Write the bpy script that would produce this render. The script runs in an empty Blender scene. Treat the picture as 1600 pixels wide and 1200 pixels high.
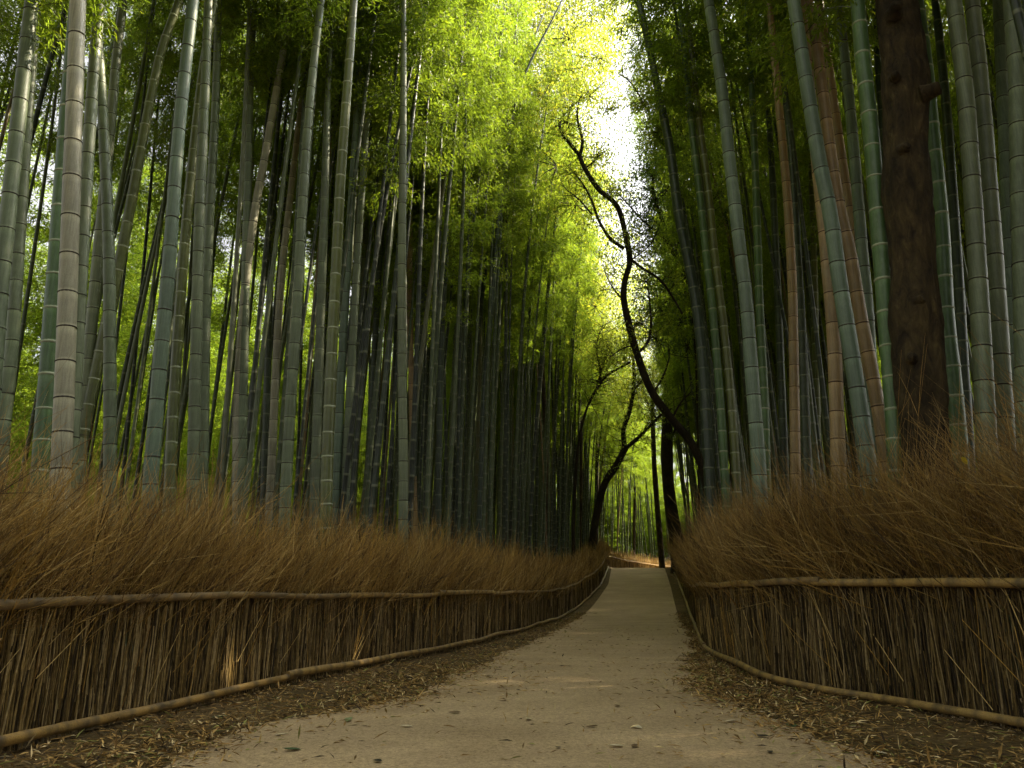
import bpy, math, random
import numpy as np
from mathutils import Vector, Matrix, Euler

# ------------------------------------------------------------------ camera, light, exposure
S = bpy.context.scene
COL = S.collection
F = 1200.0                                   # focal length in photo pixels (1600 wide)
PITCH = math.atan((918 - 600) / F)
EYE = 1.1
cd = bpy.data.cameras.new("camera"); cam = bpy.data.objects.new("camera", cd); COL.objects.link(cam)
cd.lens = 27.0; cd.sensor_width = 36.0; cd.clip_start = 0.05; cd.clip_end = 2000
cam.location = (0, 0, EYE); cam.rotation_euler = (math.pi / 2 + PITCH, 0, 0)
cd.dof.use_dof = True; cd.dof.focus_distance = 8.0; cd.dof.aperture_fstop = 4.5
S.camera = cam

SUN_EL, SUN_AZ = math.radians(45), math.radians(68)      # azimuth clockwise from +Y (the way the camera looks)
w = bpy.data.worlds.new("World"); S.world = w; w.use_nodes = True
nt = w.node_tree
bg = nt.nodes["Background"]
sk = nt.nodes.new("ShaderNodeTexSky"); sk.sky_type = 'NISHITA'; sk.sun_disc = False
sk.sun_elevation = SUN_EL; sk.sun_rotation = SUN_AZ
sk.air_density = 0.7; sk.dust_density = 8.0; sk.ozone_density = 0.3
hs = nt.nodes.new('ShaderNodeHueSaturation'); hs.inputs['Saturation'].default_value = .06      # hazy, whitish sky
nt.links.new(sk.outputs[0], hs.inputs['Color']); nt.links.new(hs.outputs[0], bg.inputs[0]); bg.inputs[1].default_value = 0.13
sd = bpy.data.lights.new("sun", 'SUN'); sun = bpy.data.objects.new("sun", sd); COL.objects.link(sun)
sd.energy = 5.0; sd.angle = math.radians(0.5); sd.color = (1.0, 0.86, 0.62)
sv = Vector((math.sin(SUN_AZ) * math.cos(SUN_EL), math.cos(SUN_AZ) * math.cos(SUN_EL), math.sin(SUN_EL)))
sun.rotation_euler = (-sv).to_track_quat('-Z', 'Y').to_euler(); sun.location = (20, 20, 40)
S.view_settings.view_transform = 'Standard'; S.view_settings.look = 'None'
S.view_settings.exposure = 2.1; S.view_settings.gamma = 1.0
S.cycles.use_denoising = True
S.cycles.max_bounces = 8; S.cycles.diffuse_bounces = 4; S.cycles.glossy_bounces = 2; S.cycles.transmission_bounces = 5
S.cycles.sample_clamp_indirect = 6.0

rng = np.random.default_rng(11); random.seed(5)
U = lambda a, b, n=None: rng.uniform(a, b, n)

# ------------------------------------------------------------------ placing helpers
def ray(px, py):
    cx = (px - 800) / F; cy = (600 - py) / F
    return np.array([cx, math.cos(PITCH) - cy * math.sin(PITCH), math.sin(PITCH) + cy * math.cos(PITCH)])
def at(px, py, y):                            # the point seen at this pixel, y metres ahead
    r = ray(px, py); return r * (y / r[1]) + np.array([0, 0, EYE])
def proj(p):
    X, Y, Z = p[0], p[1], p[2] - EYE
    d = Y * math.cos(PITCH) + Z * math.sin(PITCH); u = -Y * math.sin(PITCH) + Z * math.cos(PITCH)
    return 800 + F * X / d, 600 - F * u / d
GY = [-40, 0, 24, 28, 32, 37, 42, 50, 55, 58, 62, 72, 85, 130, 900]
GZ = [0, 0, 0, .07, .25, .65, 1.1, 1.88, 2.32, 2.48, 2.45, 2.05, 1.9, 2.4, 2.4]
def gz(y): return np.interp(y, GY, GZ)

# ------------------------------------------------------------------ mesh helpers
class MB:
    """collects vertices and faces of one mesh object"""
    def __init__(s): s.v = []; s.q = []; s.t = []; s.c = []; s.k = []; s.n = 0; s.mq = []; s.mt = []
    def add(s, v, quads=None, tris=None, col=None, node=None, mat=0):
        v = np.asarray(v, float).reshape(-1, 3); n = len(v)
        s.v.append(v)
        s.c.append(np.broadcast_to(np.asarray(col if col is not None else (1, 1, 1), float), (n, 3)))
        s.k.append(np.broadcast_to(np.asarray(node if node is not None else 0, float), (n,)))
        if quads is not None and len(quads): s.q.append(np.asarray(quads) + s.n); s.mq.append(np.full(len(quads), mat))
        if tris is not None and len(tris): s.t.append(np.asarray(tris) + s.n); s.mt.append(np.full(len(tris), mat))
        s.n += n
    def mesh(s, name, mats, smooth=True):
        m = bpy.data.meshes.new(name)
        V = np.concatenate(s.v); Q = np.concatenate(s.q) if s.q else np.zeros((0, 4), int); T = np.concatenate(s.t) if s.t else np.zeros((0, 3), int)
        m.vertices.add(len(V)); m.vertices.foreach_set("co", V.ravel().astype(np.float32))
        nl = Q.size + T.size
        m.loops.add(nl); m.polygons.add(len(Q) + len(T))
        m.loops.foreach_set("vertex_index", np.concatenate([Q.ravel(), T.ravel()]).astype(np.int32))
        ls = np.concatenate([np.arange(len(Q)) * 4, Q.size + np.arange(len(T)) * 3]).astype(np.int32)
        m.polygons.foreach_set("loop_start", ls)
        mi = np.concatenate(s.mq + s.mt).astype(np.int32)
        m.polygons.foreach_set("material_index", mi)
        m.polygons.foreach_set("use_smooth", np.full(len(ls), smooth))
        m.update(calc_edges=True)
        C = np.ones((len(V), 4), np.float32); C[:, :3] = np.concatenate(s.c)
        a = m.attributes.new("tint", 'FLOAT_COLOR', 'POINT'); a.data.foreach_set("color", C.ravel())
        a = m.attributes.new("node", 'FLOAT', 'POINT'); a.data.foreach_set("value", np.concatenate(s.k).astype(np.float32))
        for x in (mats if isinstance(mats, (list, tuple)) else [mats]): m.materials.append(x)
        return m
    def obj(s, name, mats, parent=None, smooth=True):
        return link(name, s.mesh(name, mats, smooth), parent)

def link(name, data, parent=None):
    o = bpy.data.objects.new(name, data); COL.objects.link(o)
    if parent is not None: o.parent = parent
    return o
def tag(o, label=None, cat=None, group=None, kind=None):
    for k, v in (("label", label), ("category", cat), ("group", group), ("kind", kind)):
        if v: o[k] = v
    return o
def thing(name, loc, label, cat, group=None):
    o = link(name, None); o.location = loc; o.empty_display_size = .2
    return tag(o, label, cat, group)

def frames(P):
    T = np.gradient(P, axis=-2); T /= np.linalg.norm(T, axis=-1, keepdims=True) + 1e-9
    ref = np.where(np.abs(T[..., 2:3]) > .9, np.array([1., .13, 0]), np.array([0, 0, 1.]))
    A = np.cross(T, ref); A /= np.linalg.norm(A, axis=-1, keepdims=True) + 1e-9
    return T, A, np.cross(T, A)
def tubes(mb, P, R, sides, col=None, cap=False, mat=0, node=None):
    """P (N,M,3) centre lines, R (N,M) radii, col (N,3)"""
    P = np.asarray(P, float); R = np.asarray(R, float); N, M, _ = P.shape
    T, A, B = frames(P)
    # keep one reference per strand so that rings do not twist
    mt = P[:, -1] - P[:, 0]; mt /= np.linalg.norm(mt, axis=-1, keepdims=True) + 1e-9
    ref = np.where(np.abs(mt[:, 2:3]) > .75, np.array([1., .13, 0]), np.array([0, 0, 1.]))[:, None, :]
    A = np.cross(T, ref); A /= np.linalg.norm(A, axis=-1, keepdims=True) + 1e-9; B = np.cross(T, A)
    th = np.arange(sides) / sides * 2 * np.pi
    V = P[:, :, None, :] + R[:, :, None, None] * (A[:, :, None, :] * np.cos(th)[None, None, :, None] + B[:, :, None, :] * np.sin(th)[None, None, :, None])
    i = np.arange(N)[:, None, None] * M * sides; j = np.arange(M - 1)[None, :, None] * sides; k = np.arange(sides)[None, None, :]; k2 = (k + 1) % sides
    Q = np.stack([i + j + k, i + j + k2, i + j + sides + k2, i + j + sides + k], -1).reshape(-1, 4)
    c = None if col is None else np.repeat(np.asarray(col, float).reshape(N, 3), M * sides, axis=0)
    nd = None if node is None else np.repeat(np.asarray(node, float).reshape(N * M), sides)
    mb.add(V.reshape(-1, 3), quads=Q, col=c, mat=mat, node=nd)
    if cap:
        for e, idx in ((0, 0), (1, M - 1)):
            ring = V[:, idx].reshape(-1, 3); cen = P[:, idx]
            vv = np.concatenate([ring, cen]); kk = np.arange(sides); tri = []
            for n in range(N):
                a = n * sides + kk; b = n * sides + (kk + 1) % sides; cidx = np.full(sides, N * sides + n)
                tri.append(np.stack([a, b, cidx], -1) if e else np.stack([b, a, cidx], -1))
            cc = None if col is None else np.concatenate([np.repeat(np.asarray(col, float).reshape(N, 3), sides, 0), np.asarray(col, float).reshape(N, 3)])
            mb.add(vv, tris=np.concatenate(tri), col=cc, mat=mat)
def leaves(mb, P, D, Nn, L, W, col, mat=0, fold=.25):
    """small folded leaf blades: base P, direction D, face normal Nn"""
    N = len(P); D = D / (np.linalg.norm(D, axis=1, keepdims=True) + 1e-9)
    Sd = np.cross(D, Nn); Sd /= np.linalg.norm(Sd, axis=1, keepdims=True) + 1e-9; Nn = np.cross(Sd, D)
    L = np.broadcast_to(L, (N,))[:, None]; W = np.broadcast_to(W, (N,))[:, None]
    V = np.stack([P, P + D * L * .4 + Sd * W * .5 + Nn * W * fold, P + D * L - Nn * L * .08, P + D * L * .4 - Sd * W * .5 + Nn * W * fold], 1)
    b = np.arange(N)[:, None] * 4
    T = np.concatenate([b + np.array([[0, 2, 1]]), b + np.array([[0, 3, 2]])])
    mb.add(V.reshape(-1, 3), tris=T, col=np.repeat(np.broadcast_to(col, (N, 3)), 4, axis=0), mat=mat)
def unit(n):
    v = rng.normal(size=(n, 3)); return v / np.linalg.norm(v, axis=1, keepdims=True)
def smoothline(pts, n):
    pts = np.asarray(pts, float); d = np.r_[0, np.cumsum(np.linalg.norm(np.diff(pts, axis=0), axis=1))]
    P = np.vstack([2 * pts[0] - pts[1], pts, 2 * pts[-1] - pts[-2]]); out = []
    for t in np.linspace(0, d[-1], n):
        i = min(np.searchsorted(d, t, side='right') - 1, len(pts) - 2); u = (t - d[i]) / (d[i + 1] - d[i])
        p0, p1, p2, p3 = P[i], P[i + 1], P[i + 2], P[i + 3]
        out.append(.5 * ((2 * p1) + (-p0 + p2) * u + (2 * p0 - 5 * p1 + 4 * p2 - p3) * u * u + (-p0 + 3 * p1 - 3 * p2 + p3) * u ** 3))
    return np.array(out)

# ------------------------------------------------------------------ materials
def mat_new(name):
    m = bpy.data.materials.new(name); m.use_nodes = True; t = m.node_tree
    return m, t, t.nodes["Principled BSDF"], t.nodes["Material Output"]
def N(t, ty, **kw):
    n = t.nodes.new(ty)
    for k, v in kw.items():
        if hasattr(n, k): setattr(n, k, v)
        else: n.inputs[k].default_value = v
    return n
def mix(t, fac, a, b, blend='MIX'):
    n = t.nodes.new("ShaderNodeMix"); n.data_type = 'RGBA'; n.blend_type = blend
    for sock, v in ((0, fac), (6, a), (7, b)):
        if hasattr(v, "is_output"): t.links.new(v, n.inputs[sock])
        else: n.inputs[sock].default_value = v if sock == 0 else (*v, 1)
    return n.outputs[2]
def ramp(t, src, stops):
    n = t.nodes.new("ShaderNodeValToRGB"); e = n.color_ramp.elements
    while len(e) < len(stops): e.new(.5)
    for el, (p, c) in zip(e, stops): el.position = p; el.color = (*c, 1) if not np.isscalar(c) else (c, c, c, 1)
    t.links.new(src, n.inputs[0]); return n.outputs[0]
def noise(t, vec, scale, detail=4, rough=.55, dist=0):
    n = N(t, "ShaderNodeTexNoise"); n.inputs["Scale"].default_value = scale; n.inputs["Detail"].default_value = detail
    n.inputs["Roughness"].default_value = rough; n.inputs["Distortion"].default_value = dist
    if vec is not None: t.links.new(vec, n.inputs["Vector"])
    return n.outputs[0]
def mapped(t, kind, scale):
    tc = t.nodes.new("ShaderNodeTexCoord"); mp = t.nodes.new("ShaderNodeMapping"); mp.inputs["Scale"].default_value = scale
    t.links.new(tc.outputs[kind], mp.inputs[0]); return mp.outputs[0]
def bump(t, bs, h, strength, dist):
    b = t.nodes.new("ShaderNodeBump"); b.inputs["Strength"].default_value = strength; b.inputs["Distance"].default_value = dist
    t.links.new(h, b.inputs["Height"]); t.links.new(b.outputs[0], bs.inputs["Normal"])

def culm_mat(name, stops, ringcol, rough=.42):
    m, t, bs, out = mat_new(name)
    oi = t.nodes.new("ShaderNodeObjectInfo")
    base = ramp(t, oi.outputs["Random"], stops)
    streak = noise(t, mapped(t, "Object", (26, 26, .9)), 2.0, 5, .6)
    blot = noise(t, mapped(t, "Object", (3, 3, 1.6)), 2.2, 6, .7)
    c = mix(t, streak, base, (.5, .5, .5), 'MULTIPLY'); n1 = t.nodes[-1]
    f = ramp(t, streak, [(.35, 0.0), (.7, .75)]); t.links.new(f, n1.inputs[0])
    f2 = ramp(t, blot, [(.5, 0.0), (.72, .5)])
    c = mix(t, f2, c, (.36, .4, .28), 'MIX'); n2 = t.nodes[-1]
    soft = mix(t, .32, base, (.31, .36, .24)); t.links.new(soft, n2.inputs[7])
    fine = ramp(t, noise(t, mapped(t, "Object", (60, 60, 30)), 3, 3), [(.3, .82), (.7, 1.12)])
    c = mix(t, 1.0, c, fine, 'MULTIPLY')
    tn = N(t, "ShaderNodeAttribute"); tn.attribute_name = "tint"; c = mix(t, 1.0, c, tn.outputs["Color"], 'MULTIPLY')
    at_ = N(t, "ShaderNodeAttribute"); at_.attribute_name = "node"
    c = mix(t, at_.outputs["Fac"], c, ringcol)
    t.links.new(c, bs.inputs["Base Color"])
    bs.inputs["Roughness"].default_value = rough; bs.inputs["Specular IOR Level"].default_value = .45
    bump(t, bs, streak, .12, .01)
    return m
DARK = (.045, .038, .026); PALE = (.40, .41, .32)
CM = {
 'grey':  culm_mat("culm_grey_green", [(0, (.115, .15, .075)), (1, (.165, .19, .10))], DARK, .5),
 'green': culm_mat("culm_fresh_green", [(0, (.065, .125, .035)), (1, (.08, .145, .045))], PALE, .42),
 'olive': culm_mat("culm_olive", [(0, (.085, .105, .026)), (1, (.12, .135, .034))], PALE, .36),
 'dark':  culm_mat("culm_dark_green", [(0, (.022, .04, .016)), (1, (.04, .055, .022))], (.16, .17, .12), .4),
 'tan':   culm_mat("culm_tan", [(0, (.27, .185, .075)), (1, (.31, .215, .095))], (.07, .04, .02), .5),
 'beige': culm_mat("culm_beige", [(0, (.25, .245, .155)), (1, (.28, .265, .165))], DARK, .5),
 'teal':  culm_mat("culm_blue_grey", [(0, (.115, .165, .10)), (1, (.135, .185, .115))], DARK, .5),
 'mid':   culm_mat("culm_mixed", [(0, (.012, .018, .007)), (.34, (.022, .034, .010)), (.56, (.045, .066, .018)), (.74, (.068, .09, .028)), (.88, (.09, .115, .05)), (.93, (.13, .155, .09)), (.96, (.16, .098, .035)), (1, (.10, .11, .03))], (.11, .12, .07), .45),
}
def ring_mat(name, c):
    m, t, bs, out = mat_new(name)
    f = noise(t, mapped(t, "Object", (6, 6, 6)), 4, 4)
    t.links.new(mix(t, f, tuple(x * .6 for x in c), tuple(min(1, x * 1.35) for x in c)), bs.inputs["Base Color"]); bs.inputs["Roughness"].default_value = .7
    return m
RM = {'pale': ring_mat("node_powder", (.27, .30, .19)), 'dark': ring_mat("node_scar", (.04, .033, .022)), 'brown': ring_mat("node_brown", (.075, .04, .02)), 'dim': ring_mat("node_dim", (.12, .14, .085))}

def leaf_mat(name, a, b, trans, tw=.5):
    m, t, bs, out = mat_new(name)
    at_ = N(t, "ShaderNodeAttribute"); at_.attribute_name = "tint"
    oi = t.nodes.new("ShaderNodeObjectInfo")
    base = ramp(t, oi.outputs["Random"], [(0, a), (1, b)])
    c = mix(t, 1.0, base, at_.outputs["Color"], 'MULTIPLY')
    bs.inputs["Roughness"].default_value = .5; bs.inputs["Specular IOR Level"].default_value = .3
    t.links.new(c, bs.inputs["Base Color"])
    tr = t.nodes.new("ShaderNodeBsdfTranslucent"); ct = mix(t, 1.0, at_.outputs["Color"], trans, 'MULTIPLY'); t.links.new(ct, tr.inputs[0])
    ms = t.nodes.new("ShaderNodeMixShader"); ms.inputs[0].default_value = tw
    t.links.new(bs.outputs[0], ms.inputs[1]); t.links.new(tr.outputs[0], ms.inputs[2]); t.links.new(ms.outputs[0], out.inputs[0])
    return m
BAMBOO_LEAF = leaf_mat("bamboo_leaf", (.058, .092, .010), (.09, .115, .013), (.31, .44, .025))
TREE_LEAF = leaf_mat("tree_leaf", (.06, .095, .012), (.085, .105, .014), (.42, .50, .045), .55)
DARK_LEAF = leaf_mat("evergreen_leaf", (.03, .06, .015), (.04, .075, .02), (.14, .22, .03), .4)

def tint_mat(name, rough=.75, boost=(1, 1, 1), gn=0.0, spec=.25):
    m, t, bs, out = mat_new(name)
    at_ = N(t, "ShaderNodeAttribute"); at_.attribute_name = "tint"
    f = ramp(t, noise(t, mapped(t, "Object", (9, 9, 9)), 3, 4), [(.3, .65), (.7, 1.2)])
    c = mix(t, 1.0, at_.outputs["Color"], f, 'MULTIPLY')
    t.links.new(c, bs.inputs["Base Color"]); bs.inputs["Roughness"].default_value = rough; bs.inputs["Specular IOR Level"].default_value = spec
    return m
TWIG = tint_mat("dry_twig"); STICK = tint_mat("dry_stick", .7); LITTER = tint_mat("dry_leaf", .65)
def rail_mat():
    m, t, bs, out = mat_new("weathered_bamboo_pole")
    oi = t.nodes.new("ShaderNodeObjectInfo")
    base = ramp(t, oi.outputs["Random"], [(0, (.34, .205, .05)), (.5, (.42, .27, .08)), (1, (.24, .155, .055))])
    b = noise(t, mapped(t, "Object", (3.2, 3.2, 3.2)), 1.6, 6, .65)
    c = mix(t, .5, base, (.075, .055, .03)); n = t.nodes[-1]; t.links.new(ramp(t, b, [(.45, 0.0), (.68, .85)]), n.inputs[0])
    fine = noise(t, mapped(t, "Object", (30, 30, 30)), 3, 4)
    c = mix(t, 1.0, c, ramp(t, fine, [(.3, .7), (.7, 1.15)]), 'MULTIPLY')
    at_ = N(t, "ShaderNodeAttribute"); at_.attribute_name = "node"
    c = mix(t, at_.outputs["Fac"], c, (.06, .045, .025))
    t.links.new(c, bs.inputs["Base Color"]); bs.inputs["Roughness"].default_value = .5; bump(t, bs, fine, .3, .004)
    return m
RAIL = rail_mat()
def bark_mat(name, a, b, c3, sc=1.0):
    m, t, bs, out = mat_new(name)
    v = mapped(t, "Object", (9 * sc, 9 * sc, 3.2 * sc))
    n1 = noise(t, v, 1.2, 8, .65, .6); n2 = noise(t, mapped(t, "Object", (2, 2, 1.4)), 1.5, 5, .6)
    c = ramp(t, n1, [(.3, a), (.55, b), (.8, c3)])
    c = mix(t, .5, c, a); n = t.nodes[-1]; t.links.new(ramp(t, n2, [(.45, 0.0), (.65, .8)]), n.inputs[0])
    t.links.new(c, bs.inputs["Base Color"]); bs.inputs["Roughness"].default_value = .85; bs.inputs["Specular IOR Level"].default_value = .2
    bump(t, bs, n1, 1.0, .05)
    return m
BARK = bark_mat("brown_bark", (.012, .008, .004), (.055, .039, .015), (.12, .09, .036))
BARK_DARK = bark_mat("dark_bark", (.012, .009, .005), (.035, .026, .013), (.07, .055, .026), 2)
def ground_mat():
    m, t, bs, out = mat_new("leafy_soil")
    n1 = noise(t, mapped(t, "Object", (1, 1, 1)), 14, 8, .7); n2 = noise(t, mapped(t, "Object", (1, 1, 1)), 1.3, 5)
    c = ramp(t, n1, [(.3, (.045, .03, .012)), (.5, (.12, .08, .032)), (.7, (.25, .175, .08))])
    c = mix(t, .5, c, (.05, .038, .015)); n = t.nodes[-1]; t.links.new(ramp(t, n2, [(.4, 0.0), (.65, .6)]), n.inputs[0])
    t.links.new(c, bs.inputs["Base Color"]); bs.inputs["Roughness"].default_value = .95; bs.inputs["Specular IOR Level"].default_value = .1; bump(t, bs, n1, .8, .03)
    return m
def path_mat():
    m, t, bs, out = mat_new("packed_sandy_path")
    v = mapped(t, "Object", (1, 1, 1))
    g = noise(t, v, 70, 5, .75); bl = noise(t, v, .9, 6, .65, .4); m2 = noise(t, v, 6, 6, .7); wide = noise(t, mapped(t, "Object", (.5, 1.6, 1)), .8, 4, .6)
    c = ramp(t, bl, [(.3, (.38, .275, .15)), (.7, (.49, .365, .21))])
    c = mix(t, 1.0, c, ramp(t, g, [(.32, .5), (.5, 1.0), (.68, 1.3)]), 'MULTIPLY')
    c = mix(t, .5, c, (.15, .11, .06)); n = t.nodes[-1]; t.links.new(ramp(t, m2, [(.55, 0.0), (.78, .5)]), n.inputs[0])
    c = mix(t, 1.0, c, ramp(t, noise(t, v, 24, 4, .7), [(.34, .74), (.5, 1.0), (.66, 1.16)]), 'MULTIPLY')
    c = mix(t, 1.0, c, ramp(t, wide, [(.35, .86), (.65, 1.06)]), 'MULTIPLY')
    spk = N(t, "ShaderNodeTexVoronoi"); spk.inputs["Scale"].default_value = 26; t.links.new(v, spk.inputs["Vector"])
    pick = ramp(t, noise(t, v, 17, 2), [(.56, 0.0), (.6, 1.0)])
    dot = ramp(t, spk.outputs["Distance"], [(.12, .8), (.22, 0.0)])
    dd = mix(t, 1.0, dot, pick, 'MULTIPLY')
    c = mix(t, dd, c, (.12, .085, .045))
    t.links.new(c, bs.inputs["Base Color"]); bs.inputs["Roughness"].default_value = .92; bs.inputs["Specular IOR Level"].default_value = .15
    add = t.nodes.new("ShaderNodeMath"); add.operation = 'ADD'; t.links.new(g, add.inputs[0]); t.links.new(m2, add.inputs[1])
    bump(t, bs, add.outputs[0], .6, .012)
    return m

# ------------------------------------------------------------------ ground and path
YS = np.unique(np.r_[np.arange(-40, 24, 1.0), np.arange(24, 90, 1.0), np.arange(90, 130, 5), 130, 180, 260, 400, 900])
XS = np.unique(np.r_[-900, -400, -200, -120, np.arange(-80, 81, 4), 120, 200, 400, 900])
gx, gy = np.meshgrid(XS, YS); nx, ny = len(XS), len(YS)
mb = MB(); ii, jj = np.meshgrid(np.arange(nx - 1), np.arange(ny - 1)); a = (jj * nx + ii).ravel()
mb.add(np.stack([gx, gy, gz(gy)], -1).reshape(-1, 3), quads=np.stack([a, a + 1, a + nx + 1, a + nx], -1))
tag(mb.obj("ground", ground_mat()), "dark soil under the grove strewn with dead leaves", "ground", kind="structure")

def onground(px, py):
    y = 3.0
    r = ray(px, py)
    for y in np.arange(2, 75, .02):
        p = r * (y / r[1]) + np.array([0, 0, EYE])
        if p[2] <= gz(y): return p[0], y
    return p[0], 58.0
LE = [(-3.0, -8), (-2.75, 1.5)] + [onground(*p) for p in ((250, 1199), (331, 1152), (445, 1127), (594, 1104), (646, 1085), (725, 1050), (800, 1016))] + [(.62, 18), (1.75, 25), (3.5, 34), (5.35, 44), (7.2, 57), (9.4, 66), (13.5, 75), (22, 82)]
RE = [(3.4, -8), (2.75, 1.5)] + [onground(*p) for p in ((1390, 1199), (1381, 1190), (1315, 1162), (1250, 1139), (1162, 1113), (1110, 1086), (1075, 1048))] + [(3.6, 16), (4.6, 21), (6.2, 30), (8.4, 42), (11.0, 57), (11.3, 60), (13.2, 65), (17, 70), (24, 75)]
LE.sort(key=lambda p: p[1]); RE.sort(key=lambda p: p[1])
yy = np.unique(np.r_[np.arange(-8, 24, .2), YS[(YS >= 24) & (YS <= 74)]])
yy = np.unique(np.r_[yy, YS[(YS >= -8) & (YS < 24)]])
def edge(y, E, seed):
    b = np.interp(y, [p[1] for p in E], [p[0] for p in E])
    k = np.where(y < 24, 1.0, 0.0)
    return b + k * (.05 * np.sin(y * 5.1 + seed) + .035 * np.sin(y * 11.7 + 2 * seed) + .06 * np.sin(y * 1.9 + seed * 3))
lx, rx = edge(yy, LE, 1.0), edge(yy, RE, 4.0)
fr = np.linspace(0, 1, 9)
V = np.stack([lx[:, None] + (rx - lx)[:, None] * fr, np.broadcast_to(yy[:, None], (len(yy), 9)), np.broadcast_to(gz(yy)[:, None] + .008, (len(yy), 9))], -1)
mb = MB(); ii, jj = np.meshgrid(np.arange(8), np.arange(len(yy) - 1)); a = (jj * 9 + ii).ravel()
mb.add(V.reshape(-1, 3), quads=np.stack([a, a + 1, a + 10, a + 9], -1))
tag(mb.obj("path", path_mat()), "pale sandy footpath running between two brush fences to a crest", "path", kind="structure")

# ------------------------------------------------------------------ the two brush fences
FL = np.array([(-3.85, -4), (-3.75, 2), (-3.6, 4.2), (-3.48, 5.66), (-3.38, 6.72), (-3.06, 7.86), (-2.8, 8.94), (-2.29, 10.62), (-1.9, 12.05), (-.81, 15.7), (.74, 23.2), (2.95, 34), (4.75, 43), (6.75, 56), (7.35, 60.5), (9.2, 65), (13.0, 71.5), (19, 78)], float)
FR = np.array([(5.7, -3), (5.2, 1.5), (4.5, 4.2), (4.0, 6.47), (3.82, 7.21), (3.66, 8.0), (3.33, 8.71), (3.06, 9.64), (3.16, 11.63), (3.56, 14.7), (4.65, 20.0), (5.5, 24), (7.3, 33), (9.15, 43), (11.7, 57), (14.2, 64), (18, 69.5)], float)
class Line:
    def __init__(s, pts, side):
        P = smoothline(pts, 600); s.P = P; s.d = np.r_[0, np.cumsum(np.linalg.norm(np.diff(P, axis=0), axis=1))]; s.len = s.d[-1]; s.side = side
        T = np.gradient(P, axis=0); s.T = T / np.linalg.norm(T, axis=1, keepdims=True)
    def get(s, t):
        t = np.asarray(t, float)
        p = np.stack([np.interp(t, s.d, s.P[:, i]) for i in (0, 1)], -1); T = np.stack([np.interp(t, s.d, s.T[:, i]) for i in (0, 1)], -1)
        T /= np.linalg.norm(T, axis=-1, keepdims=True)
        n = np.stack([T[..., 1], -T[..., 0]], -1) * s.side          # towards the path
        return p, T, n
    def x_at(s, y): return np.interp(y, s.P[:, 1], s.P[:, 0])
LL, RL = Line(FL, 1), Line(FR, -1)

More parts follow.
